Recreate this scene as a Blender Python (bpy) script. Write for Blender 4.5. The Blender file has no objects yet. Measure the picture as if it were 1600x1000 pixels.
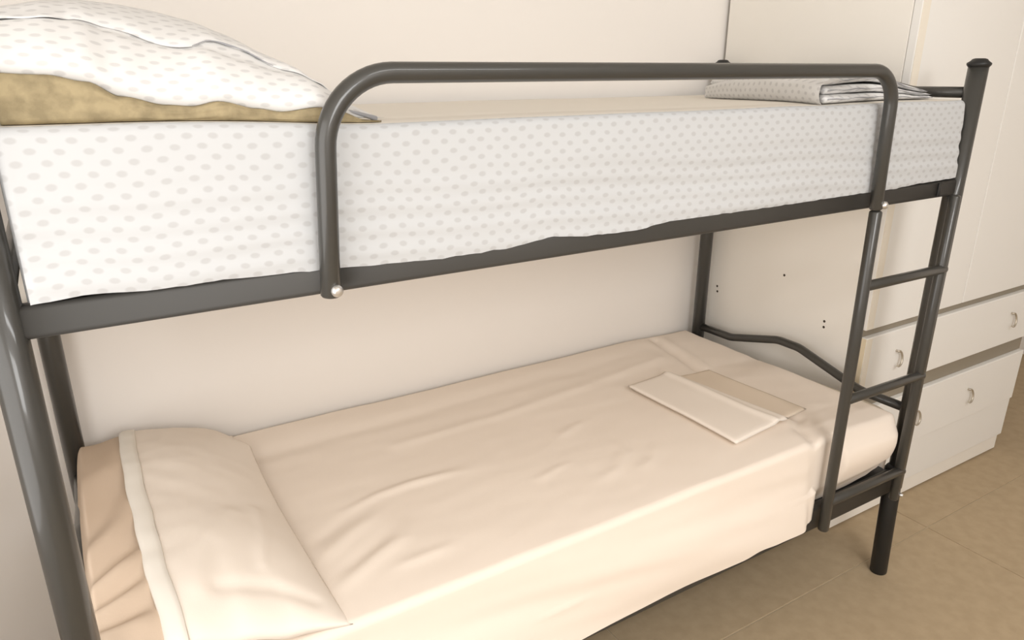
import bpy, bmesh, math, random
from mathutils import Vector, noise

random.seed(4)
S = bpy.context.scene
COL = S.collection

# ------------------------------------------------------------------ camera
cam_d = bpy.data.cameras.new('camera')
cam = bpy.data.objects.new('camera', cam_d)
COL.objects.link(cam)
cam_d.sensor_fit = 'HORIZONTAL'
cam_d.sensor_width = 36.0
cam_d.lens = 36.0 * 1132.63 / 1600.0
cam_d.clip_start = 0.02
cam.location = (-1.8998, -0.9787, 1.45)
YAW, PITCH, ROLL = 0.5497, 0.3386, 0.0021
cam.rotation_mode = 'XYZ'
from mathutils import Matrix
cam.rotation_euler = (Matrix.Rotation(-YAW, 3, 'Z') @ Matrix.Rotation(math.pi / 2 - PITCH, 3, 'X')
                      @ Matrix.Rotation(ROLL, 3, 'Z')).to_euler()
S.camera = cam

# ------------------------------------------------------------------ world, lights, exposure
W = bpy.data.worlds.new('world')
S.world = W
W.use_nodes = True
W.node_tree.nodes['Background'].inputs[0].default_value = (1.0, 0.95, 0.88, 1)
W.node_tree.nodes['Background'].inputs[1].default_value = 0.1


def area(name, loc, rot, sx, sy, power, color):
    l = bpy.data.lights.new(name, 'AREA')
    l.shape = 'RECTANGLE'
    l.size, l.size_y = sx, sy
    l.energy = power
    l.color = color
    o = bpy.data.objects.new(name, l)
    o.location = loc
    o.rotation_euler = rot
    COL.objects.link(o)
    return o


area('ceiling_tube_light', (-0.60, -1.90, 2.64), (0, 0, 0), 1.3, 0.25, 22, (1.0, 0.995, 0.99))
area('front_fill_light', (-1.6, -2.46, 1.95), (math.radians(76), 0, math.radians(-16)), 0.9, 0.8, 32, (1.0, 0.995, 0.99))  # added fill lamp behind the camera, no window modelled there
area('side_fill_light', (-2.40, -0.7, 1.22), (math.radians(90), 0, math.radians(-90)), 1.4, 1.05, 14, (1.0, 0.995, 0.99))  # unseen fill lamp added at the left to brighten bunk and wardrobe side

vs = S.view_settings
vs.view_transform = 'Standard'
vs.look = 'None'
vs.gamma = 1.0
vs.use_curve_mapping = False
vs.exposure = -0.12


# ------------------------------------------------------------------ materials
def mat(name, color, rough=0.6, metallic=0.0, spec=0.5, noise_scale=0, noise_amt=0.0, bump=0.0, bump_scale=200.0, color2=None,
        coat=0.0):
    m = bpy.data.materials.new(name)
    m.use_nodes = True
    nt = m.node_tree
    b = nt.nodes['Principled BSDF']
    b.inputs['Base Color'].default_value = (*color, 1)
    b.inputs['Roughness'].default_value = rough
    b.inputs['Metallic'].default_value = metallic
    b.inputs['Specular IOR Level'].default_value = spec
    b.inputs['Coat Weight'].default_value = coat
    b.inputs['Coat Roughness'].default_value = 0.08
    tc = nt.nodes.new('ShaderNodeTexCoord')
    if noise_scale:
        n = nt.nodes.new('ShaderNodeTexNoise')
        n.inputs['Scale'].default_value = noise_scale
        n.inputs['Detail'].default_value = 6
        r = nt.nodes.new('ShaderNodeValToRGB')
        c2 = color2 or tuple(c * (1 - noise_amt) for c in color)
        r.color_ramp.elements[0].color = (*c2, 1)
        r.color_ramp.elements[1].color = (*color, 1)
        r.color_ramp.elements[0].position = 0.35
        r.color_ramp.elements[1].position = 0.65
        nt.links.new(tc.outputs['Object'], n.inputs['Vector'])
        nt.links.new(n.outputs['Fac'], r.inputs['Fac'])
        nt.links.new(r.outputs['Color'], b.inputs['Base Color'])
    if bump:
        n2 = nt.nodes.new('ShaderNodeTexNoise')
        n2.inputs['Scale'].default_value = bump_scale
        n2.inputs['Detail'].default_value = 4
        bp = nt.nodes.new('ShaderNodeBump')
        bp.inputs['Strength'].default_value = bump
        bp.inputs['Distance'].default_value = 0.002
        nt.links.new(tc.outputs['Object'], n2.inputs['Vector'])
        nt.links.new(n2.outputs['Fac'], bp.inputs['Height'])
        nt.links.new(bp.outputs['Normal'], b.inputs['Normal'])
    return m


def dotted(name, base, dot, px, pz, rx, rz):
    """printed staggered oval dots, laid out on the cloth's own UVs (metres)"""
    m = bpy.data.materials.new(name)
    m.use_nodes = True
    nt = m.node_tree
    b = nt.nodes['Principled BSDF']
    b.inputs['Roughness'].default_value = 0.9
    b.inputs['Specular IOR Level'].default_value = 0.15
    uv = nt.nodes.new('ShaderNodeUVMap')
    sep = nt.nodes.new('ShaderNodeSeparateXYZ')
    nt.links.new(uv.outputs['UV'], sep.inputs[0])

    def mth(op, a, bb=None, c=None):
        n = nt.nodes.new('ShaderNodeMath')
        n.operation = op
        for i, v in enumerate((a, bb, c)):
            if v is None:
                continue
            if isinstance(v, (int, float)):
                n.inputs[i].default_value = v
            else:
                nt.links.new(v, n.inputs[i])
        return n.outputs[0]
    # wobble so the print is not mechanically straight
    nz = nt.nodes.new('ShaderNodeTexNoise')
    nz.inputs['Scale'].default_value = 9.0
    nt.links.new(uv.outputs['UV'], nz.inputs['Vector'])
    wob = mth('MULTIPLY_ADD', nz.outputs['Fac'], 0.012, -0.006)
    U = mth('ADD', sep.outputs[0], wob)
    V = mth('ADD', sep.outputs[1], wob)

    def lattice(ou, ov):
        u = mth('DIVIDE', mth('ADD', U, ou), px)
        v = mth('DIVIDE', mth('ADD', V, ov), pz)
        fu = mth('SUBTRACT', mth('FRACT', u), 0.5)
        fv = mth('SUBTRACT', mth('FRACT', v), 0.5)
        a = mth('DIVIDE', mth('MULTIPLY', fu, px), rx)
        c = mth('DIVIDE', mth('MULTIPLY', fv, pz), rz)
        return mth('ADD', mth('MULTIPLY', a, a), mth('MULTIPLY', c, c))
    d = mth('MINIMUM', lattice(10.0, 10.0), lattice(10.0 + px / 2, 10.0 + pz / 2))
    r = nt.nodes.new('ShaderNodeValToRGB')
    r.color_ramp.elements[0].position = 0.35
    r.color_ramp.elements[0].color = (*dot, 1)
    r.color_ramp.elements[1].position = 1.15
    r.color_ramp.elements[1].color = (*base, 1)
    nt.links.new(d, r.inputs['Fac'])
    nt.links.new(r.outputs['Color'], b.inputs['Base Color'])
    return m


M_WALL = mat('wall_paint', (0.92, 0.875, 0.825), 0.9, spec=0.2, bump=0.03, bump_scale=120)
M_CEIL = mat('ceiling_paint', (0.90, 0.88, 0.85), 0.9, spec=0.2, bump=0.03, bump_scale=80)
M_TILE = mat('grey_tile', (0.49, 0.375, 0.24), 0.6, spec=0.25, noise_scale=26.0, color2=(0.445, 0.338, 0.213), bump=0.15, bump_scale=90)
M_GROUT = mat('grout', (0.58, 0.48, 0.34), 0.9, bump=0.1)
M_BLACK = mat('dark_grey_enamel', (0.046, 0.044, 0.039), 0.36, spec=0.45, coat=0.4)
M_RAIL = mat('dark_grey_rail_enamel', (0.050, 0.047, 0.042), 0.45, spec=0.4)
M_PLAST = mat('black_plastic', (0.012, 0.012, 0.012), 0.45)
M_BASE = mat('bounce_bed_base', (0.95, 0.87, 0.76), 0.8, bump=0.1)  # unseen base coloured pale as a reflector for the lower bunk
M_CHROME = mat('screw_steel', (0.75, 0.73, 0.70), 0.35, metallic=0.9, bump=0.05)
M_SHEET = mat('cream_sheet', (0.92, 0.815, 0.71), 0.92, spec=0.1, bump=0.08, bump_scale=500)
M_CASE = mat('cream_pillowcase', (0.92, 0.83, 0.735), 0.92, spec=0.1, bump=0.08, bump_scale=500)
M_HEM = mat('pale_hem', (0.90, 0.85, 0.77), 0.9, spec=0.1, bump=0.08, bump_scale=500)
M_INNER = mat('tan_pillow_ticking', (0.68, 0.54, 0.415), 0.95, spec=0.1, bump=0.1, bump_scale=300)
M_FOLDC = mat('cream_folded_cloth', (0.92, 0.83, 0.735), 0.92, spec=0.1, bump=0.08, bump_scale=500)
M_MATT = mat('mattress_ticking', (0.80, 0.70, 0.56), 0.95, spec=0.1, noise_scale=90, noise_amt=0.18, bump=0.2, bump_scale=150)
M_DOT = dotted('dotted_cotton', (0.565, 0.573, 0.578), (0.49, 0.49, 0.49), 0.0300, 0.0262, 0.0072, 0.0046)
M_DOT_BRIGHT = dotted('dotted_cotton_brightened', (0.80, 0.79, 0.775), (0.66, 0.65, 0.64), 0.0300, 0.0262, 0.0072, 0.0046)  # same dotted cotton, brightened for surfaces that get less light
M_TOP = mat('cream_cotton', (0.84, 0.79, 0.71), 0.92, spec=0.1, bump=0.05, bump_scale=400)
M_UNDER = mat('shaded_cream_cotton', (0.80, 0.68, 0.55), 0.92, spec=0.1, bump=0.05, bump_scale=400)  # darker copy of the cream cloth, shading of the hollow half painted in
M_TAN = mat('tan_cloth', (0.40, 0.325, 0.195), 0.95, spec=0.1, noise_scale=60, noise_amt=0.30, bump=0.3, bump_scale=120)
M_PIPE = mat('grey_blue_edging', (0.36, 0.36, 0.38), 0.9)
M_WARD = mat('cream_laminate', (0.95, 0.91, 0.84), 0.5, spec=0.35, bump=0.02, bump_scale=40)
M_FRONT = mat('white_laminate_front', (0.92, 0.90, 0.86), 0.45, spec=0.35, bump=0.02, bump_scale=40)
M_EDGE = mat('yellowed_edge', (0.84, 0.72, 0.52), 0.6, bump=0.05, bump_scale=200)
M_LIP = mat('cream_edge_strip', (0.92, 0.855, 0.74), 0.5, spec=0.3, bump=0.02)
M_STRIP = mat('taupe_strip', (0.30, 0.26, 0.20), 0.6, bump=0.05)
M_HOLE = mat('dark_hole', (0.07, 0.05, 0.035), 0.9, bump=0.05)
M_HANDLE = mat('aged_metal_pull', (0.55, 0.50, 0.42), 0.35, metallic=0.8, bump=0.05)


# ------------------------------------------------------------------ helpers
def empty(name, loc, label, cat, group=None):
    o = bpy.data.objects.new(name, None)
    o.location = loc
    o['label'] = label
    o['category'] = cat
    if group:
        o['group'] = group
    o.empty_display_size = 0.1
    COL.objects.link(o)
    return o


def wloc(o):
    v = Vector((0, 0, 0))
    while o is not None:
        v = v + o.location
        o = o.parent
    return v


def obj(name, verts, faces, material, parent=None, origin=(0, 0, 0), smooth=True, uv=None, bevel=0.0, subsurf=0):
    """mesh given in world coordinates; stored relative to its parent or origin"""
    off = wloc(parent) if parent else Vector(origin)
    me = bpy.data.meshes.new(name)
    me.from_pydata([tuple(Vector(v) - off) for v in verts], [], faces)
    me.update()
    if uv:
        lay = me.uv_layers.new(name='UVMap')
        for lp in me.loops:
            lay.data[lp.index].uv = uv[lp.vertex_index]
    bm = bmesh.new()
    bm.from_mesh(me)
    bmesh.ops.recalc_face_normals(bm, faces=bm.faces)
    if bevel:
        bmesh.ops.bevel(bm, geom=list(bm.edges), offset=bevel, segments=3, profile=0.5, affect='EDGES')
    bm.to_mesh(me)
    bm.free()
    me.materials.append(material)
    if smooth:
        me.shade_smooth()
    o = bpy.data.objects.new(name, me)
    if parent:
        o.parent = parent
    else:
        o.location = origin
    COL.objects.link(o)
    return o


def tag(o, label, cat, group=None):
    o['label'] = label
    o['category'] = cat
    if group:
        o['group'] = group
    return o


def struct(o):
    o['kind'] = 'structure'
    return o


def boxvf(x0, x1, y0, y1, z0, z1):
    v = [(x0, y0, z0), (x1, y0, z0), (x1, y1, z0), (x0, y1, z0), (x0, y0, z1), (x1, y0, z1), (x1, y1, z1), (x0, y1, z1)]
    f = [(0, 3, 2, 1), (4, 5, 6, 7), (0, 1, 5, 4), (1, 2, 6, 5), (2, 3, 7, 6), (3, 0, 4, 7)]
    return v, f


def box(name, dims, material, parent=None, bevel=0.0, origin=(0, 0, 0)):
    v, f = boxvf(*dims)
    return obj(name, v, f, material, parent, origin, smooth=False, bevel=bevel)


def fillet(pts, r, n=8):
    P = [Vector(p) for p in pts]
    out = [P[0]]
    for i in range(1, len(P) - 1):
        rr = r[i - 1] if isinstance(r, (list, tuple)) else r
        a, b, c = P[i - 1], P[i], P[i + 1]
        u, w = (a - b), (c - b)
        d1, d2 = u.normalized(), w.normalized()
        ang = d1.angle(d2)
        if ang > 3.1 or rr <= 0:
            out.append(b)
            continue
        t = min(rr / math.tan(ang / 2), u.length * 0.49, w.length * 0.49)
        rad = t * math.tan(ang / 2)
        bis = (d1 + d2).normalized()
        cen = b + bis * (rad / math.sin(ang / 2))
        s = b + d1 * t
        e = b + d2 * t
        v0, v1 = s - cen, e - cen
        tot = v0.angle(v1)
        ax = v0.cross(v1).normalized()
        for k in range(n + 1):
            q = v0.copy()
            q.rotate(Matrix.Rotation(tot * k / n, 3, ax))
            out.append(cen + q)
    out.append(P[-1])
    return out


def tubevf(path, r, seg=16, dome=True, squash=None):
    """swept tube; squash=(axis vector, factor) flattens it"""
    P = [Vector(p) for p in path]
    R = list(r) if isinstance(r, (list, tuple)) else [r] * len(P)
    if dome:                                    # small rounded ends
        d0 = (P[0] - P[1]).normalized()
        d1 = (P[-1] - P[-2]).normalized()
        r0, r1 = R[0], R[-1]
        pre = [(P[0] + d0 * r0 * 0.30, r0 * 0.55), (P[0] + d0 * r0 * 0.20, r0 * 0.85)]
        post = [(P[-1] + d1 * r1 * 0.20, r1 * 0.85), (P[-1] + d1 * r1 * 0.30, r1 * 0.55)]
        P = [p for p, _ in pre] + P + [p for p, _ in post]
        R = [q for _, q in pre] + R + [q for _, q in post]
    t = (P[1] - P[0]).normalized()
    n = t.orthogonal().normalized()
    V, F = [], []
    for i, p in enumerate(P):
        if i == 0:
            t2 = (P[1] - P[0]).normalized()
        elif i == len(P) - 1:
            t2 = (P[-1] - P[-2]).normalized()
        else:
            t2 = ((P[i + 1] - p).normalized() + (p - P[i - 1]).normalized()).normalized()
        q = t.rotation_difference(t2)
        n = (q @ n).normalized()
        t = t2
        b = t.cross(n)
        for k in range(seg):
            a = 2 * math.pi * k / seg
            V.append(p + (n * math.cos(a) + b * math.sin(a)) * R[i])
    m = len(P)
    for i in range(m - 1):
        for k in range(seg):
            k2 = (k + 1) % seg
            F.append((i * seg + k, i * seg + k2, (i + 1) * seg + k2, (i + 1) * seg + k))
    F.append(tuple(reversed(range(seg))))
    F.append(tuple((m - 1) * seg + k for k in range(seg)))
    return V, F


def tube(name, path, r, material, parent, seg=16, dome=True):
    v, f = tubevf(path, r, seg, dome)
    return obj(name, v, f, material, parent)


def railvf(p0, p1, h, th, rad=0.008, seg=5):
    """rounded rectangular bar from p0 to p1 (centre line), h tall, th thick"""
    p0, p1 = Vector(p0), Vector(p1)
    t = (p1 - p0).normalized()
    up = Vector((0, 0, 1))
    s = t.cross(up).normalized()
    prof = []
    for cx, cz, a0 in ((1, 1, 0), (-1, 1, 90), (-1, -1, 180), (1, -1, 270)):
        for k in range(seg + 1):
            a = math.radians(a0 + 90 * k / seg)
            prof.append((cx * (th / 2 - rad) + rad * math.cos(a), cz * (h / 2 - rad) + rad * math.sin(a)))
    n = len(prof)
    V = [p + s * a + up * b for p in (p0, p1) for a, b in prof]
    F = [(k, (k + 1) % n, n + (k + 1) % n, n + k) for k in range(n)]
    F += [tuple(reversed(range(n))), tuple(range(n, 2 * n))]
    return V, F


def lerp(a, b, t):
    return a + (b - a) * t


def smooth01(t):
    t = max(0.0, min(1.0, t))
    return t * t * (3 - 2 * t)


def interp(tab, x):
    if x <= tab[0][0]:
        return tab[0][1]
    for (a, va), (b, vb) in zip(tab, tab[1:]):
        if x <= b:
            return lerp(va, vb, smooth01((x - a) / (b - a)) if b > a else 0)
    return tab[-1][1]


def segdist(x, y, line):
    best = 1e9
    for (ax, ay), (bx, by) in zip(line, line[1:]):
        dx, dy = bx - ax, by - ay
        L = dx * dx + dy * dy
        t = max(0, min(1, ((x - ax) * dx + (y - ay) * dy) / L))
        d = math.hypot(x - ax - t * dx, y - ay - t * dy)
        best = min(best, d)
    return best


def nz(x, y, z, s):
    return noise.noise(Vector((x * s, y * s, z * s)))


def cloth_box(name, lo, hi, rad, material, displace, origin, nx, ny, nzz, parent=None, open_bottom=True):
    """sheet over a mattress: rounded box without underside, pushed around by displace(p, side, t)"""
    (x0, y0, z0), (x1, y1, z1) = lo, hi
    key, V, F, UV = {}, [], [], []

    def vert(p, side, t, uvc):
        k = (round(p[0], 5), round(p[1], 5), round(p[2], 5), side if side != 'x' else 'x')
        if k in key:
            return key[k]
        q = Vector((max(x0 + rad, min(x1 - rad, p[0])), max(y0 + rad, min(y1 - rad, p[1])), min(z1 - rad, p[2])))
        d = Vector(p) - q
        if d.length > 1e-9:
            # corner-aware rounding
            m = max(abs(d.x), abs(d.y), abs(d.z))
            d = d.normalized() * m
        w = q + d
        w = displace(Vector(w), side, t)
        key[k] = len(V)
        V.append(w)
        UV.append(uvc)
        return key[k]

    def spaced(a, b, n):
        # denser near the rounded rims
        L = [a + rad * f for f in (0, 0.18, 0.38, 0.62, 0.85)] + [a + rad + (b - a - 2 * rad) * i / n for i in range(n + 1)]
        return L + [b - rad * f for f in (0.85, 0.62, 0.38, 0.18, 0)]
    X = spaced(x0, x1, nx)
    Y = spaced(y0, y1, ny)
    Z = [z0 + (z1 - rad - z0) * i / nzz for i in range(nzz + 1)] + [z1 - rad * f for f in (0.85, 0.62, 0.38, 0.18, 0)]
    H = z1 - z0

    def quad(grid):
        for i in range(len(grid) - 1):
            for j in range(len(grid[0]) - 1):
                F.append((grid[i][j], grid[i + 1][j], grid[i + 1][j + 1], grid[i][j + 1]))
    quad([[vert((x, y, z1), 'top', 0, (x, z1 + (y - y0))) for y in Y] for x in X])
    quad([[vert((x, y0, z), 'front', (z1 - z) / H, (x, z)) for z in Z] for x in X])
    quad([[vert((x, y1, z), 'back', (z1 - z) / H, (x, z)) for z in Z] for x in X])
    quad([[vert((x1, y, z), 'right', (z1 - z) / H, (x1 + y - y0, z)) for z in Z] for y in Y])
    quad([[vert((x0, y, z), 'left', (z1 - z) / H, (x0 - y + y0, z)) for z in Z] for y in Y])
    off = wloc(parent) if parent else Vector(origin)
    me = bpy.data.meshes.new(name)
    me.from_pydata([tuple(v - off) for v in V], [], F)
    lay = me.uv_layers.new(name='UVMap')
    for lp in me.loops:
        lay.data[lp.index].uv = UV[lp.vertex_index]
    bm = bmesh.new()
    bm.from_mesh(me)
    bmesh.ops.remove_doubles(bm, verts=bm.verts, dist=0.0004)
    bmesh.ops.recalc_face_normals(bm, faces=bm.faces)
    bm.to_mesh(me)
    bm.free()
    me.materials.append(material)
    me.shade_smooth()
    o = bpy.data.objects.new(name, me)
    if parent:
        o.parent = parent
    else:
        o.location = origin
    COL.objects.link(o)
    return o


def pillow_mesh(name, u_n, v_n, pos_top, pos_bot, material, parent=None, origin=(0, 0, 0), uvf=None):
    """closed cushion: two sheets sharing their rim"""
    V, F, UV = [], [], []
    idx = {}
    for s, fn in ((0, pos_top), (1, pos_bot)):
        for i in range(u_n + 1):
            for j in range(v_n + 1):
                rim = i in (0, u_n) or j in (0, v_n)
                if s == 1 and rim:
                    idx[(1, i, j)] = idx[(0, i, j)]
                    continue
                p = fn(i / u_n, j / v_n)
                idx[(s, i, j)] = len(V)
                V.append(p)
                UV.append(uvf(p, i / u_n, j / v_n) if uvf else (p[0], p[1]))
        for i in range(u_n):
            for j in range(v_n):
                q = (idx[(s, i, j)], idx[(s, i + 1, j)], idx[(s, i + 1, j + 1)], idx[(s, i, j + 1)])
                F.append(q if s == 0 else tuple(reversed(q)))
    return obj(name, V, F, material, parent, origin, uv=UV)


# ------------------------------------------------------------------ room shell
XL, XR, YF, YB, ZC = -2.42, 2.3, -2.6, 0.865, 2.7
struct(box('wall_back', (XL - 0.1, XR + 0.1, YB, YB + 0.1, -0.05, ZC), M_WALL))
struct(box('wall_left', (XL - 0.1, XL, YF, YB, -0.05, ZC), M_WALL))
struct(box('wall_right', (XR, XR + 0.1, YF, YB, -0.05, ZC), M_WALL))
struct(box('wall_front', (XL - 0.1, XR + 0.1, YF - 0.1, YF, -0.05, ZC), M_WALL))
struct(box('ceiling', (XL - 0.1, XR + 0.1, YF - 0.1, YB + 0.1, ZC, ZC + 0.1), M_CEIL))
floor = struct(box('floor', (XL - 0.1, XR + 0.1, YF - 0.1, YB + 0.1, -0.06, -0.0025), M_GROUT))

# floor tiles, one object each, recessed joints
tile_me = None
g = 0.0035
xs = [0.35 + 1.2 * k for k in range(-3, 3)]
ys = [0.045 + 0.6 * k for k in range(-7, 3)]
for i, x in enumerate(xs):
    for j, y in enumerate(ys):
        x0, x1 = max(x, XL), min(x + 1.2, XR)
        y0, y1 = max(y, YF), min(y + 0.6, YB)
        if x1 - x0 < 0.02 or y1 - y0 < 0.02:
            continue
        v, f = boxvf(x0 + g / 2, x1 - g / 2, y0 + g / 2, y1 - g / 2, -0.012, 0.0)
        obj('tile', v, f, M_TILE, floor, smooth=False, bevel=0.0009)

# ------------------------------------------------------------------ wardrobe at the foot of the bed
ward = empty('wardrobe', (0.55, 0.53, 0.0), 'cream wardrobe with drawers below its doors, standing at the foot of the bunk bed', 'wardrobe')
WX0, WX1 = 0.055, 1.10
box('side_panel', (WX0, WX0 + 0.018, 0.222, 0.850, 0.0, 2.35), M_WARD, ward, 0.001)
box('side_panel', (WX1 - 0.018, WX1, 0.222, 0.850, 0.0, 2.35), M_WARD, ward, 0.001)
box('carcass', (WX0 + 0.019, WX1 - 0.019, 0.236, 0.849, 0.085, 2.34), M_WARD, ward)
for a, b in ((WX0, 0.575), (0.579, WX1)):
    d = box('door', (a, b, 0.196, 0.221, 0.704, 2.345), M_FRONT, ward, 0.003)
    if a == WX0:
        e = box('edge_band', (WX0 + 0.001, WX0 + 0.032, 0.1946, 0.1965, 0.708, 2.34), M_LIP, d)
        e['label'] = 'cream edge strip on the door front'
box('rail_strip', (WX0 + 0.001, WX1 - 0.001, 0.206, 0.235, 0.682, 0.703), M_STRIP, ward, 0.001)
box('rail_strip', (WX0 + 0.001, WX1 - 0.001, 0.206, 0.235, 0.432, 0.490), M_STRIP, ward, 0.001)


def pull(x, y, z, parent):
    pts = []
    for k in range(15):
        a = math.radians(100 - 215 * k / 14)
        pts.append((x + 0.017 * math.cos(a), y - 0.012 + 0.004 * math.sin(a), z + 0.024 * math.sin(a)))
    pts.insert(0, (x - 0.003, y + 0.0005, z + 0.024))
    tube('handle', pts, 0.0036, M_HANDLE, parent, 8)


for z0, z1, hx in ((0.491, 0.681, (0.228, 0.93)), (0.232, 0.431, (0.410, 0.74))):
    d = box('drawer', (WX0 + 0.002, WX1, 0.190, 0.218, z0, z1), M_FRONT, ward, 0.003)
    e = box('edge_band', (WX0, WX0 + 0.002, 0.191, 0.217, z0 + 0.002, z1 - 0.002), M_EDGE, d)
    e['label'] = 'yellowed bare edge of the drawer front'
    e = box('edge_band', (WX0 + 0.003, WX0 + 0.030, 0.1886, 0.1905, z0 + 0.003, z1 - 0.003), M_LIP, d)
    e['label'] = 'cream edge strip on the drawer front'
    for x in hx:
        pull(x, 0.190, (z0 + z1) / 2, d)
box('base_panel', (WX0, WX1, 0.196, 0.221, 0.072, 0.229), M_FRONT, ward, 0.002)
box('plinth', (WX0 + 0.004, WX1 - 0.004, 0.206, 0.235, 0.006, 0.071), M_WARD, ward, 0.001)
for y, z in ((0.785, 0.693), (0.782, 0.674), (0.506, 0.802), (0.337, 0.693), (0.336, 0.674)):
    tube('screw_hole', [(WX0 - 0.0006, y, z), (WX0 + 0.004, y, z)], 0.0042, M_HOLE, ward, 10, False)

# ------------------------------------------------------------------ bunk bed
bed = empty('bunk_bed', (-0.99, 0.4, 0.0), 'dark grey tubular metal bunk bed with guard rail and ladder', 'bed')
BX0, BX1, BY0, BY1 = -1.989, 0.0, 0.0, 0.806
RP = 0.0222
TOP = 1.452
for x, y in ((BX1, BY0), (BX0, BY0), (BX1, BY1), (BX0, BY1)):
    p = tube('post', [(x, y, 0.30), (x, y, TOP)], RP, M_BLACK, bed, 24, False)
    s = 1 if x > -1 else -1
    t = -1 if y < 0.4 else 1
    tube('leg', [(x - s * 0.012, y, 0.365), (x + s * 0.006, y + t * 0.003, 0.003)], 0.0238, M_PLAST, bed, 24, True)
    v, f = tubevf([(x, y, TOP), (x, y, TOP + 0.004), (x, y, TOP + 0.009)], [0.0262, 0.0262, 0.019], 24, True)
    obj('cap', v, f, M_PLAST, p)

UZ0, UZ1 = 1.1447, 1.1865
LZ0, LZ1 = 0.292, 0.362
for z0, z1 in ((UZ0, UZ1), (LZ0, LZ1)):
    for y in (BY0, BY1):
        v, f = railvf((BX0 + RP * 0.8, y, (z0 + z1) / 2), (BX1 - RP * 0.8, y, (z0 + z1) / 2), z1 - z0, 0.025)
        obj('side_rail', v, f, M_RAIL, bed)
    for x in (BX0, BX1):
        v, f = railvf((x, BY0 + RP * 0.8, (z0 + z1) / 2), (x, BY1 - RP * 0.8, (z0 + z1) / 2), min(z1 - z0, 0.04), 0.025)
        obj('end_rail', v, f, M_BLACK, bed)
    # the base the mattress lies on
    box('bed_base', (BX0 + 0.014, BX1 - 0.014, BY0 + 0.014, BY1 - 0.014, z1 - 0.018, z1 - 0.006), M_BASE if z1 > 1 else M_PLAST, bed)  # upper base pale to bounce light down, lower one kept dark
for zb, hump in ((0.545, 0.058), (1.389, 0.046)):
    for x in (BX0, BX1):
        pts = [(x, 0.80, zb), (x, 0.650, zb + 0.004), (x, 0.455, zb + hump), (x, 0.375, zb + hump), (x, 0.150, zb - 0.002), (x, 0.006, zb)]
        tube('end_bar', fillet(pts, 0.12, 6), 0.0132, M_BLACK, bed, 14, False)

# hooped guard rail bolted to the upper side rail
YG = -0.033
gpts = [(-1.614, YG, 1.150), (-1.600, YG, 1.440), (-0.384, YG, 1.440), (-0.372, YG, 1.150)]
guard = tube('guard_rail', fillet(gpts, [0.098, 0.075], 14), 0.0138, M_BLACK, bed, 24, True)
for bx in (-1.609, -0.362):
    v, f = tubevf([(bx, YG - 0.011, 1.158), (bx, YG - 0.016, 1.158), (bx, YG - 0.0185, 1.158)], [0.0085, 0.0085, 0.006], 16, True)
    obj('bolt', v, f, M_CHROME, guard)

# ladder: left stile carries on below the guard, right stile stands by the post
sl = tube('ladder_stile', [(-0.369, YG, 1.141), (-0.364, YG, 0.80), (-0.364, YG, 0.306)], 0.0138, M_BLACK, bed, 20, True)
sr = tube('ladder_stile', [(-0.062, YG - 0.006, 1.150), (-0.062, YG - 0.006, 0.300)], 0.0125, M_BLACK, bed, 20, True)
v, f = tubevf([(-0.050, YG - 0.015, 0.312), (-0.048, YG - 0.022, 0.312)], [0.006, 0.005], 12, True)
obj('screw', v, f, M_CHROME, sr)
for z in (0.968, 0.677, 0.388):
    tube('ladder_rung', [(-0.364, YG - 0.002, z), (-0.052, YG - 0.008, z)], 0.0122, M_BLACK, bed, 16, True)
box('rail_bracket', (-0.100, -0.088, -0.0165, -0.012, 1.150, 1.182), M_PLAST, bed, 0.001)

# ------------------------------------------------------------------ mattresses
mu = empty('mattress', (-0.985, 0.42, UZ1 - 0.005), 'thick upper mattress wrapped in dotted sheet on the upper bunk', 'mattress')
box('mattress_core', (-1.915, -0.045, 0.03, 0.80, UZ1 - 0.0055, 1.335), M_MATT, mu, 0.02)
ml = empty('mattress', (-0.985, 0.42, LZ1 - 0.005), 'lower mattress under the plain cream sheet on the lower bunk', 'mattress')
box('mattress_core', (-1.915, -0.050, 0.035, 0.80, LZ1 - 0.0055, 0.505), M_MATT, ml, 0.02)

# dotted sheet over the upper mattress
HEM_U = [(-1.95, 1.192), (-1.902, 1.195), (-1.824, 1.190), (-1.76, 1.191), (-1.685, 1.188), (-1.60, 1.185), (-1.533, 1.181), (-1.431, 1.177),
         (-1.32, 1.178), (-1.235, 1.187), (-1.15, 1.180), (-1.056, 1.178), (-0.966, 1.185), (-0.727, 1.185), (-0.42, 1.187),
         (-0.30, 1.187), (-0.177, 1.192), (-0.02, 1.194)]


def up_rise(x, y):
    return 0.012 * smooth01((-1.50 - x) / 0.35) - 0.016 * smooth01((y - 0.02) / 0.75) + 0.0022 * nz(x, y, 0, 5)


def disp_upper(p, side, t):
    x, y, z = p
    k = 1 - smooth01(t * 1.2)
    z += up_rise(x, y) * k
    if side == 'front':
        hem = interp(HEM_U, x) - 0.004
        z = lerp(z, hem + (z - 1.172), smooth01(t))
        tt = max(0, t - 0.02)
        y += 0.006 * math.sin(math.pi * min(1, tt)) * -1 - 0.010 * smooth01((t - 0.55) / 0.45)
        # gentle horizontal ripples towards the hem, stronger towards the middle
        am = 0.0016 * smooth01((t - 0.15) / 0.5)
        y += am * math.sin(z * 190 + 9 * x + 3 * nz(x, 0, z, 3)) + 0.0035 * nz(x * 0.6, 1, z * 2.2, 6) * smooth01(t * 3)
        if t > 0.9:
            z += 0.0018 * nz(x, 0, 0, 45)
        y = max(y, -0.0185)
        if t > 0.75:
            y = min(y, lerp(0.0, -0.0140, smooth01((t - 0.75) / 0.1)))
        # held back where the guard rail and the stile press on it
        for gx in (-1.612, -0.376):
            w = math.exp(-((x - gx) / 0.03) ** 2)
            y = lerp(y, max(y, -0.0145), w)
    return Vector((x, y, z))


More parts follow.
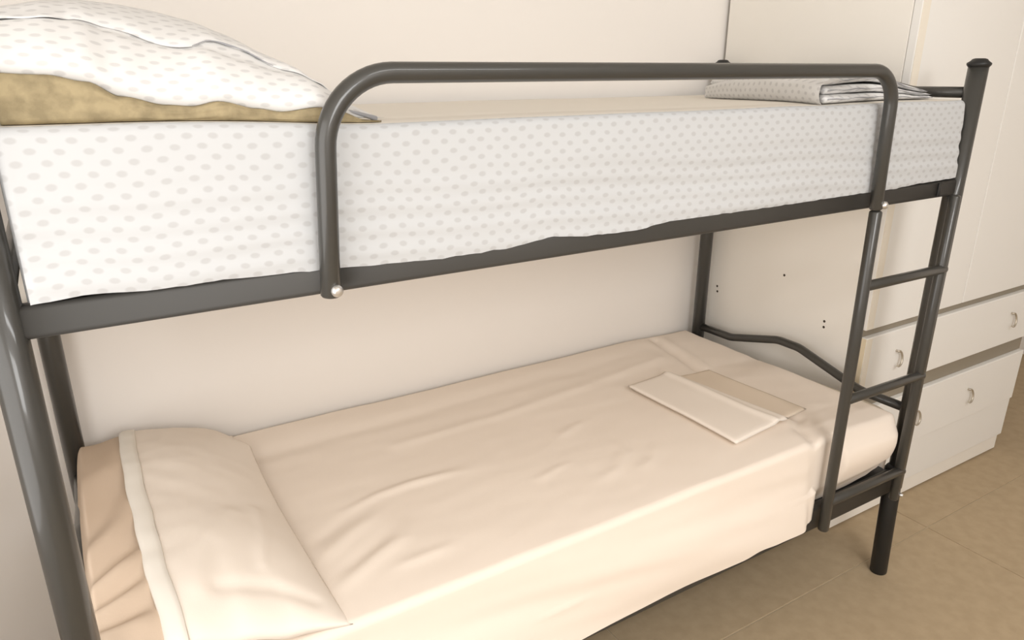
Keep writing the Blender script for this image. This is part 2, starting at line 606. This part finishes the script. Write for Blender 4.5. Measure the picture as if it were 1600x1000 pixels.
us = cloth_box('fitted_sheet', (-1.962, -0.004, 1.172), (-0.026, 0.838, 1.373), 0.012, M_DOT, disp_upper, (-0.985, 0.42, 1.18), 170, 44, 34)
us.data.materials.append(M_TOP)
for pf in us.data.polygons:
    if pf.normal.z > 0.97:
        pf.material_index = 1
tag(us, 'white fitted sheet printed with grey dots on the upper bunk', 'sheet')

# plain sheet over the lower mattress
CREASE = [  # (polyline, depth, width)
    ([(-0.215, 0.80), (-0.255, 0.63), (-0.288, 0.524), (-0.300, 0.438), (-0.318, 0.267), (-0.330, 0.108), (-0.37, 0.08), (-0.40, 0.0), (-0.43, -0.05)],
     -0.0115, 0.018),
    ([(-0.18, 0.80), (-0.215, 0.63), (-0.25, 0.52)], 0.003, 0.018),
    ([(-0.328, 0.655), (-0.562, 0.620), (-0.769, 0.590), (-0.997, 0.565), (-1.3, 0.56)], 0.0035, 0.022),
    ([(-0.10, 0.095), (-0.20, 0.095), (-0.37, 0.090)], 0.004, 0.018),
    ([(-0.05, 0.50), (-0.18, 0.51), (-0.28, 0.50)], -0.003, 0.03),
    ([(-0.30, 0.74), (-0.7, 0.73), (-1.3, 0.70), (-1.6, 0.70)], -0.005, 0.040),
    ([(-1.52, 0.335), (-1.427, 0.360), (-1.348, 0.366), (-1.255, 0.358), (-1.17, 0.337)], 0.0062, 0.014),
    ([(-1.627, 0.18), (-1.542, 0.243), (-1.455, 0.293), (-1.42, 0.33)], 0.005, 0.018),
    ([(-1.62, 0.245), (-1.53, 0.30), (-1.47, 0.335)], -0.0036, 0.018),
    ([(-1.61, 0.095), (-1.527, 0.141), (-1.443, 0.183), (-1.402, 0.255)], 0.0055, 0.017),
    ([(-1.60, 0.135), (-1.50, 0.19), (-1.43, 0.25)], -0.004, 0.018),
    ([(-1.50, 0.10), (-1.40, 0.105), (-1.34, 0.11)], 0.003, 0.012),
    ([(-1.10, 0.22), (-1.03, 0.24), (-0.96, 0.25)], 0.003, 0.012),
    ([(-0.95, 0.36), (-0.86, 0.40), (-0.78, 0.42)], 0.0028, 0.014),
    ([(-0.98, 0.14), (-0.90, 0.17), (-0.84, 0.22), (-0.82, 0.30)], 0.003, 0.016),
    ([(-0.86, 0.13), (-0.80, 0.16), (-0.74, 0.22)], 0.003, 0.016),
]
HEM_L = [(-1.95, 0.305), (-1.3, 0.312), (-1.13, 0.314), (-0.99, 0.313), (-0.80, 0.319), (-0.66, 0.320), (-0.60, 0.327), (-0.53, 0.322), (-0.44, 0.318),
         (-0.405, 0.326), (-0.385, 0.338), (-0.36, 0.352), (-0.31, 0.356), (-0.22, 0.358), (-0.13, 0.364), (-0.09, 0.374), (-0.02, 0.395)]


def disp_lower(p, side, t):
    x, y, z = p
    k = 1 - smooth01(t * 1.3)
    dz = -0.020 * smooth01((y - 0.05) / 0.75) - 0.010 * smooth01((x + 0.35) / 0.3)
    for n_, (line, a, w) in enumerate(CREASE):
        d = segdist(x, max(y, 0.0), line)
        if d < 3 * w:
            if n_ >= 6:                                  # short wrinkles die away towards both ends
                (ax, ay), (bx, by) = line[0], line[-1]
                L2 = (bx - ax) ** 2 + (by - ay) ** 2
                tt = ((x - ax) * (bx - ax) + (y - ay) * (by - ay)) / L2
                a = a * smooth01(tt / 0.35 + 0.25) * smooth01((1 - tt) / 0.45)
            dz += a * math.exp(-(d / w) ** 2)
    dz += 0.0030 * nz(x, y, 0, 4.2) + 0.0012 * nz(x * 0.6, y * 1.5, 3, 14)
    z += dz * k
    x -= 0.026 * smooth01((x + 0.25) / 0.2) * (1 - smooth01((y - 0.05) / 0.75))
    r = smooth01(t * 4.5)
    if side == 'front':
        hem = interp(HEM_L, x)
        z0 = 0.555 - t * (0.555 - 0.31)
        z = lerp(z, z + (hem - 0.31), smooth01((t - 0.15) / 0.85))
        left = 1 - smooth01((x + 0.435) / 0.05)          # free hanging part, left of the ladder
        y += -0.024 * smooth01(t / 0.9) * left
        y += left * 0.0055 * math.sin(7.5 * x + 26 * z + 2.0 * nz(x, 0, z, 2.5)) * smooth01(t * 2.2)
        y += left * 0.0030 * nz(x * 0.5 + z * 1.8, 7, z * 2, 9) * smooth01(t * 3)
        # bulge between the stiles
        bul = smooth01((x + 0.345) / 0.05) * (1 - smooth01((x + 0.092) / 0.066))
        y += -0.030 * r * bul * math.exp(-((z - 0.478) / 0.075) ** 2)
        # pulled in behind rail and stile at the foot end
        tuck = smooth01((x + 0.42) / 0.05)
        y += tuck * 0.020 * smooth01((t - 0.70) / 0.3)
        w = math.exp(-((x + 0.366) / 0.028) ** 2)
        y = lerp(y, max(y, -0.0165), w * r)
        if left > 0.05 and t > 0.6:
            y = min(y, -0.0150)
    if side == 'right':
        x += 0.004 * math.sin(9 * y + 20 * z) * smooth01(t * 2)
        z = lerp(z, z + 0.058, smooth01((t - 0.2) / 0.8))
    if side == 'left':
        z = lerp(z, z + 0.08, smooth01((t - 0.2) / 0.8))
    if side == 'back':
        z = lerp(z, z + 0.08, smooth01((t - 0.2) / 0.8))
    return Vector((x, y, z))


ls = cloth_box('flat_sheet', (-1.960, 0.000, 0.310), (-0.028, 0.842, 0.556), 0.016, M_SHEET, disp_lower, (-0.985, 0.42, 0.37), 250, 110, 34)
tag(ls, 'plain cream sheet with pressed creases draped over the lower bunk', 'sheet')


# bare mattress end showing past the sheet at the foot
V, F = [], []
prof = [(-0.12, -0.022), (-0.08, -0.012), (-0.045, -0.009), (-0.032, -0.012), (-0.025, -0.020), (-0.0235, -0.035), (-0.0235, -0.14), (-0.12, -0.14)]
for i in range(41):
    y = lerp(0.012, 0.79, i / 40)
    e = 0.02 * (1 - min(1, i / 3)) + 0.02 * (1 - min(1, (40 - i) / 3))
    for dx, dz in prof:
        V.append((dx - e, y, 0.5455 - 0.020 * smooth01((y - 0.05) / 0.75) + dz))
n = len(prof)
for i in range(40):
    for k in range(n):
        F.append((i * n + k, i * n + (k + 1) % n, (i + 1) * n + (k + 1) % n, (i + 1) * n + k))
F += [tuple(range(n)), tuple(reversed(range(40 * n, 41 * n)))]
o = obj('mattress_end', V, F, M_MATT, ml)
o['label'] = 'bare mottled beige mattress end past the sheet'

# ------------------------------------------------------------------ lower pillow: case, hem band, bare pillow end
def lp_height(u, v):
    """u 0..1 from left to right edge, v 0..1 front to wall"""
    a = (1 - max(0, 2 * u - 1) ** 2.2) ** 0.8 if 0 < u < 1 else 0
    b = (1 - abs(2 * v - 1) ** 3.4) ** 0.62 if 0 < v < 1 else 0
    return a * b


LPX0, LPX1, LPY0, LPY1 = -2.26, -1.612, 0.004, 0.830


def lp_xy(u, v):
    pin = 0.018 * (math.sin(math.pi * v) ** 0.8 if 0 < v < 1 else 0)
    x = lerp(LPX0, LPX1 - pin, u)
    piny = 0.020 * (math.sin(math.pi * u) ** 0.8 if 0 < u < 1 else 0)
    y = lerp(LPY0 + piny, LPY1 - piny * 0.5, v)
    x = max(x, -1.966 - 0.034 * (math.sin(math.pi * v) if 0 < v < 1 else 0) ** 0.5)
    x -= 0.035 * smooth01((u - 0.82) / 0.18) * smooth01((v - 0.86) / 0.14)
    y -= 0.030 * smooth01((u - 0.90) / 0.10) * smooth01((v - 0.80) / 0.20)
    return x, y


pl = empty('pillow', (-1.80, 0.42, 0.556), 'cream pillow with a pale hem band at the head of the lower bunk', 'pillow')
BAND = -1.872


def lp_sag(x):
    return -0.10 * smooth01((-1.972 - x) / 0.026)


LP_RIM = [(-2.10, 0.66), (-1.925, 0.640), (-1.855, 0.612), (-1.782, 0.587), (-1.704, 0.564), (-1.612, 0.554)]


def lp_rim(x, v):
    return lerp(interp(LP_RIM, x), 0.566 + 0.05 * smooth01((-1.62 - x) / 0.3), smooth01(v / 0.35))


def lp_top(u, v):
    x, y = lp_xy(u, v)
    h = lp_height(u, v)
    zr = lp_rim(x, v)
    z = zr + (0.690 - zr) * h - 0.012 * v + lp_sag(x) * h
    if x > BAND:
        f = lp_height(u, v) ** 0.5
        z += f * (0.006 * nz(x, y, 0, 7) + 0.0022 * nz(x, y, 1, 22))
        for line, a, w in (([(-1.72, 0.14), (-1.695, 0.25), (-1.69, 0.33)], 0.004, 0.012), ([(-1.83, 0.10), (-1.80, 0.2), (-1.74, 0.30)], 0.004, 0.018),
                           ([(-1.66, 0.06), (-1.72, 0.09), (-1.80, 0.10)], -0.005, 0.014)):
            z += a * math.exp(-(segdist(x, y, line) / w) ** 2)
    else:
        # gathers radiating from the head-side corner
        ang = math.atan2(y - 0.05, x + 2.12)
        rr = math.hypot(x + 2.12, y - 0.05)
        z += lp_height(u, v) ** 0.5 * (0.011 * math.sin(ang * 22 + 2 * nz(x, y, 0, 5)) * smooth01(rr / 0.2) * (1 - 0.7 * smooth01((x + 1.94) / 0.06)) + 0.006 * nz(x, y, 2, 9)) - 0.008
    return Vector((x, y, z))


def lp_bot(u, v):
    x, y = lp_xy(u, v)
    zr = lp_rim(x, v)
    return Vector((x, y + 0.012 * smooth01((zr - 0.56) / 0.06), lerp(zr - 0.012 * v, 0.560 - 0.016 * v, smooth01(lp_height(u, v) / 0.5))))


def lp_slice(ua, ub):
    return (lambda u, v: lp_top(lerp(ua, ub, u), v)), (lambda u, v: lp_bot(lerp(ua, ub, u), v))


ub = (BAND - LPX0) / (LPX1 - LPX0)
ut, vb_ = lp_slice(ub, 1.0)
pillow_mesh('pillowcase', 60, 110, ut, vb_, M_CASE, pl)
ut, vb_ = lp_slice((-2.0 - LPX0) / (LPX1 - LPX0), ub + 0.012)
inner = pillow_mesh('inner_pillow', 46, 120, ut, vb_, M_INNER, pl)
inner['label'] = 'wrinkled tan pillow end showing past the hem'
# hem band: raised folded strip running across the pillow
V, F = [], []
nv = 110
for j in range(nv + 1):
    v = j / nv
    wob = 0.0035 * nz(v * 9, 0, 0, 1.0)
    prof = [(-0.020, -0.004), (-0.0185, 0.003), (-0.010, 0.0072), (0.004, 0.0072), (0.012, 0.004), (0.014, -0.003)]
    for dx, dz in prof:
        u = (BAND + dx + wob - LPX0) / (LPX1 - LPX0)
        q = lp_top(max(u, ub + 0.0005), v)
        x, y = lp_xy(u, v)
        V.append((x, y - 0.004 * (1 - smooth01(v / 0.03)), lp_top(ub + 0.025, v).z + dz * 0.7 + 0.0015))
n = 6
for j in range(nv):
    for k in range(n):
        F.append((j * n + k, j * n + (k + 1) % n, (j + 1) * n + (k + 1) % n, (j + 1) * n + k))
F += [tuple(range(n)), tuple(reversed(range(nv * n, nv * n + n)))]
hem = obj('hem_band', V, F, M_HEM, pl)
hem['label'] = 'pale hem band of the pillowcase'

# ------------------------------------------------------------------ folded cloth on the lower bunk
fc = empty('folded_pillowcase', (-0.43, 0.31, 0.553), 'thin cream folded pillowcase lying on the lower bunk sheet', 'pillowcase')


def slab(name, quad, zf, th, material, parent, nx=34, ny=40, rad=0.5):
    """soft flat layer over a quad of ground points (x,y): a(front-left) b(back-left) c(back-right) d(front-right)"""
    a, b, c, d = [Vector((*q, 0)) for q in quad]

    def P(u, v):
        return (a * (1 - v) + b * v) * (1 - u) + (d * (1 - v) + c * v) * u

    def rim(u, v):
        e = min(u, 1 - u, v, 1 - v)
        return min(1.0, e / 0.05)

    def top(u, v):
        p = P(u, v)
        r = rim(u, v)
        return Vector((p.x, p.y, zf(p.x, p.y) + th * (0.45 + 0.55 * math.sqrt(max(0, 1 - (1 - r) ** 2)))))

    def bot(u, v):
        p = P(u, v)
        r = rim(u, v)
        return Vector((p.x, p.y, zf(p.x, p.y) + th * (0.45 - 0.45 * math.sqrt(max(0, 1 - (1 - r) ** 2)))))
    return pillow_mesh(name, nx, ny, top, bot, material, parent)


def base_z(x, y):
    return 0.5565 - 0.020 * smooth01((y - 0.05) / 0.75) - 0.010 * smooth01((x + 0.35) / 0.3) + 0.0030 * nz(x, y, 0, 4.2)


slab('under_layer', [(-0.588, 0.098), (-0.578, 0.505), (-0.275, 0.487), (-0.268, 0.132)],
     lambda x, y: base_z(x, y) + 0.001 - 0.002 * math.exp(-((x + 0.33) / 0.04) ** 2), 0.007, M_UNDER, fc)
slab('upper_layer', [(-0.596, 0.086), (-0.586, 0.512), (-0.412, 0.526), (-0.372, 0.108)],
     lambda x, y: base_z(x, y) + 0.0072 + 0.006 * math.exp(-((x + 0.428 - 0.12 * max(0, 0.2 - y)) / 0.012) ** 2) + 0.0015 * nz(x, y, 3, 8),
     0.009, M_FOLDC, fc)

# ------------------------------------------------------------------ upper pillow on a tan layer
SEAM = [(-2.05, 1.452), (-1.90, 1.440), (-1.86, 1.432), (-1.826, 1.414), (-1.778, 1.403), (-1.749, 1.401), (-1.718, 1.407), (-1.672, 1.397),
        (-1.64, 1.392), (-1.592, 1.397), (-1.562, 1.390), (-1.526, 1.378), (-1.48, 1.374)]
UPX0, UPX1, UPY0, UPY1 = -2.06, -1.500, 0.022, 0.66
pu = empty('pillow', (-1.76, 0.34, 1.43), 'plump white dotted pillow at the head of the upper bunk', 'pillow')


def up_xy(u, v):
    pin = 0.035 * (math.sin(math.pi * v) ** 0.7 if 0 < v < 1 else 0)
    piny = 0.012 * (math.sin(math.pi * u) if 0 < u < 1 else 0)
    x = lerp(UPX0, UPX1 - pin, u)
    y = lerp(UPY0 - 0.004 + piny, UPY1 - 3 * piny, v)
    # right front corner is a pulled out ear
    if u > 0.85 and v < 0.15:
        x += 0.02 * smooth01((u - 0.85) / 0.15) * (1 - v / 0.15)
        y += 0.05 * smooth01((u - 0.85) / 0.15) * (1 - v / 0.15)
    return x, y


def up_seam(x, y):
    z = interp(SEAM, x)
    flat = 1.383 + 0.049 * smooth01((-1.53 - x) / 0.36)
    return lerp(z, flat, smooth01(y / 0.25))


def up_h(u, v):
    a = (1 - abs(2 * u - 1) ** 2.5) ** 0.75 if 0 < u < 1 else 0
    b = (1 - abs(2 * v - 1) ** 3.0) ** 0.65 if 0 < v < 1 else 0
    return a * b


def up_top(u, v):
    x, y = up_xy(u, v)
    h = up_h(u, v)
    z = up_seam(x, y) + 0.104 * h + h ** 0.5 * 0.006 * nz(x, y, 0, 7)
    # crease that runs along the front of the case
    cz = 0.12 + 0.02 * math.sin(9 * x)
    z -= h ** 0.5 * 0.006 * math.exp(-((v - cz) / 0.02) ** 2)
    return Vector((x, y, z))


def up_bot(u, v):
    x, y = up_xy(u, v)
    return Vector((x, y, up_seam(x, y) - 0.006 * up_h(u, v) ** 0.5))


arc = {}


def up_uv(p, u, v):
    # run the print over the bulge by arc length along v
    return (p[0] * 1.0, p[1] * 0.8 + p[2] * 1.0)


pillow_mesh('pillowcase', 80, 90, up_top, up_bot, M_DOT_BRIGHT, pu, uvf=up_uv)
# loose front flap of the case, its edge casting the line along the front
V, F, UVS = [], [], []
nu, nf = 90, 10
for s in (0, 1):
    for i in range(nu + 1):
        u = 0.10 + 0.88 * i / nu
        ve = 0.125 + 0.018 * math.sin(i * 0.23) + 0.012 * nz(i * 0.13, 0, 0, 1)
        for j in range(nf + 1):
            v = lerp(ve, 0.42, j / nf)
            q = up_top(u, v)
            lift = 0.0030 * (1 - smooth01(j / nf)) * (0.5 + 0.5 * math.sin(i * 0.35) ** 2) - 0.0015 * smooth01((j / nf - 0.6) / 0.4)
            q = q + Vector((0, -0.25 * lift, lift + 0.0006 - (0.0016 if s else 0)))
            V.append(q)
            UVS.append(up_uv(q, u, v))
m_ = (nu + 1) * (nf + 1)
for i in range(nu):
    for j in range(nf):
        a = i * (nf + 1) + j
        F.append((a, a + nf + 1, a + nf + 2, a + 1))
        F.append((m_ + a, m_ + a + 1, m_ + a + nf + 2, m_ + a + nf + 1))
for i in range(nu):
    for j in (0, nf):
        a, b = i * (nf + 1) + j, (i + 1) * (nf + 1) + j
        F.append((a, b, m_ + b, m_ + a))
for i in (0, nu):
    for j in range(nf):
        a, b = i * (nf + 1) + j, i * (nf + 1) + j + 1
        F.append((a, b, m_ + b, m_ + a))
obj('case_flap', V, F, M_DOT_BRIGHT, pu, uv=UVS)
# grey edging showing where the flap ends
pts = []
for i in range(52, 72):
    u = 0.10 + 0.88 * i / nu
    ve = 0.125 + 0.018 * math.sin(i * 0.23) + 0.012 * nz(i * 0.13, 0, 0, 1)
    q = up_top(u, ve)
    pts.append(q + Vector((0, -0.002, 0.0025)))
e = tube('edging', pts, [0.0004 + 0.0010 * math.sin(math.pi * k / 19) * (0.6 + 0.4 * math.sin(k * 0.9)) for k in range(20)], M_PIPE, pu, 6)
e['label'] = 'grey edging of the case opening'
# ear of the case with its piped rim
ear = [(-1.575, 0.035, 1.392), (-1.548, 0.045, 1.389), (-1.520, 0.055, 1.382), (-1.497, 0.060, 1.3755)]
e = tube('edging', ear, [0.002, 0.0024, 0.003, 0.0035], M_PIPE, pu, 8)
e['label'] = 'grey piped rim of the case corner'

# tan layer filling the space under the pillow
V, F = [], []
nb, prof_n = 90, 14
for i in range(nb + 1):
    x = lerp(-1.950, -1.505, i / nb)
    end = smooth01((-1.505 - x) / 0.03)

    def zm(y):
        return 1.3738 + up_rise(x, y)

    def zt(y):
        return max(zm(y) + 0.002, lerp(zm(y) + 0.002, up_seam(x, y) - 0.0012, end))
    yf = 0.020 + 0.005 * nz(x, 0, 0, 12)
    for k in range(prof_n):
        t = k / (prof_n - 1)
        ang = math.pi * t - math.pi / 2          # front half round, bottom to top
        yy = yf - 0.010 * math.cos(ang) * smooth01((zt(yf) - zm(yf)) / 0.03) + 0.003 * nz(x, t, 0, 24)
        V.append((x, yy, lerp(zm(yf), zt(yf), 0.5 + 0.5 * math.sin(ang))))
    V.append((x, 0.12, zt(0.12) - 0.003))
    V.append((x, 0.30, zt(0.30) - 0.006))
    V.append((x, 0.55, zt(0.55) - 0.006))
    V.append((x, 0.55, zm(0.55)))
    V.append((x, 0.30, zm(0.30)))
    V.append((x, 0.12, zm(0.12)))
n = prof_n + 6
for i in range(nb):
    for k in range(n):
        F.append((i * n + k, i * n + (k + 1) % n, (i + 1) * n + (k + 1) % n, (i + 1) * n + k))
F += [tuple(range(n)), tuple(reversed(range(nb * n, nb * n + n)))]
bl = obj('tan_layer', V, F, M_TAN, None, (-1.75, 0.3, 1.374))
tag(bl, 'tan layer under the dotted pillow on the upper bunk', 'blanket')

# ------------------------------------------------------------------ folded dotted bed linen at the foot of the upper bunk
fs = empty('folded_linen', (-0.22, 0.33, 1.362), 'folded white dotted bed linen with dark edges at the foot of the upper bunk', 'linen')
QA, QB, QC, QD = (-0.545, 0.012), (-0.270, 0.610), (-0.045, 0.610), (-0.050, 0.062)


def q_xy(u, v, grow=0.0):
    u = -grow + u * (1 + 2 * grow)
    v = -grow + v * (1 + 2 * grow)
    x = lerp(lerp(QA[0], QD[0], u), lerp(QB[0], QC[0], u), v)
    y = lerp(lerp(QA[1], QD[1], u), lerp(QB[1], QC[1], u), v)
    return x, y


def q_dome(u, v):
    u, v = max(0, min(1, u)), max(0, min(1, v))
    return (math.sin(math.pi * min(1, 0.06 + 0.90 * u)) ** 0.8) * (math.sin(math.pi * (0.10 + 0.84 * v)) ** 0.8)


def fold_layer(k, z0, th, dome, grow, seed):
    def base(u, v):
        x, y = q_xy(u, v, grow)
        x += 0.008 * nz(v * 4, seed, 0, 1) * (1 - u)
        y += 0.005 * nz(u * 5, seed, 2, 1) * (1 - v)
        return x, y, 1.3745 + up_rise(x, y) + z0 * taper(u) + dome * q_dome(u, v)

    def taper(u):
        return 1 - 0.62 * smooth01((u - 0.35) / 0.65)

    def prof(u, v):
        e = min(u, 1 - u, v, 1 - v)
        return math.sqrt(max(0, 1 - (1 - min(1, e / 0.028)) ** 2))

    def top(u, v):
        x, y, z = base(u, v)
        return Vector((x, y, z + th * taper(u) * (0.5 + 0.5 * prof(u, v)) + 0.002 * nz(x, y, seed, 14) * prof(u, v)))

    def bot(u, v):
        x, y, z = base(u, v)
        return Vector((x, y, z + th * taper(u) * (0.5 - 0.5 * prof(u, v))))
    o = pillow_mesh('fold_layer', 44, 48, top, bot, M_DOT_BRIGHT, fs, uvf=lambda p, u, v: (p[0] * 0.9 + p[1] * 0.4, p[1] * 0.9))
    pts = [top(lerp(0.03, 0.97, i / 30), 0.0) + Vector((0, -0.001, 0.001 * math.sin(i))) for i in range(31)]
    e = tube('edging', pts, [0.0003 + 0.0009 * abs(math.sin(i * 0.37 + seed)) for i in range(31)], M_PIPE, o, 6)
    e['label'] = 'dark edge of the fold'
    return top


tops = [fold_layer(0, 0.001, 0.017, 0.000, 0.000, 1.0), fold_layer(1, 0.0175, 0.016, 0.006, -0.012, 2.0),
        fold_layer(2, 0.033, 0.016, 0.020, -0.025, 3.0)]
# the rounded fold that closes the layers on the side facing the head of the bed
V, F, UVS = [], [], []
nu, nk = 50, 14
for i in range(nu + 1):
    v = i / nu
    fl = math.sin(math.pi * min(1, 0.12 + 0.88 * v)) ** 0.4 if v < 1 else 0.0
    x, y = q_xy(0.0, v)
    nx_, ny_ = -0.909, 0.416
    zb = 1.3742 + up_rise(x, y)
    zt_ = tops[2](0.06, max(0.02, min(0.98, v))).z + 0.0015
    h = (zt_ - zb) * (0.55 + 0.45 * min(1, fl))
    for k in range(nk + 1):
        a = math.pi * (k / nk) - math.pi / 2
        out = 0.016 * math.cos(a) * fl + 0.0025 * nz(v * 9, k * 0.4, 5, 1)
        back = 0.042 * smooth01((k / nk - 0.7) / 0.3)
        px, py = x + nx_ * (out - back), y + ny_ * (out - back)
        V.append((px, py, zb + h * (0.5 + 0.5 * math.sin(a))))
        UVS.append((v * 0.66, k / nk * 0.08))
for i in range(nu):
    for k in range(nk):
        a = i * (nk + 1) + k
        F.append((a, a + 1, a + nk + 2, a + nk + 1))
obj('fold_spine', V, F, M_DOT_BRIGHT, fs, uv=UVS)
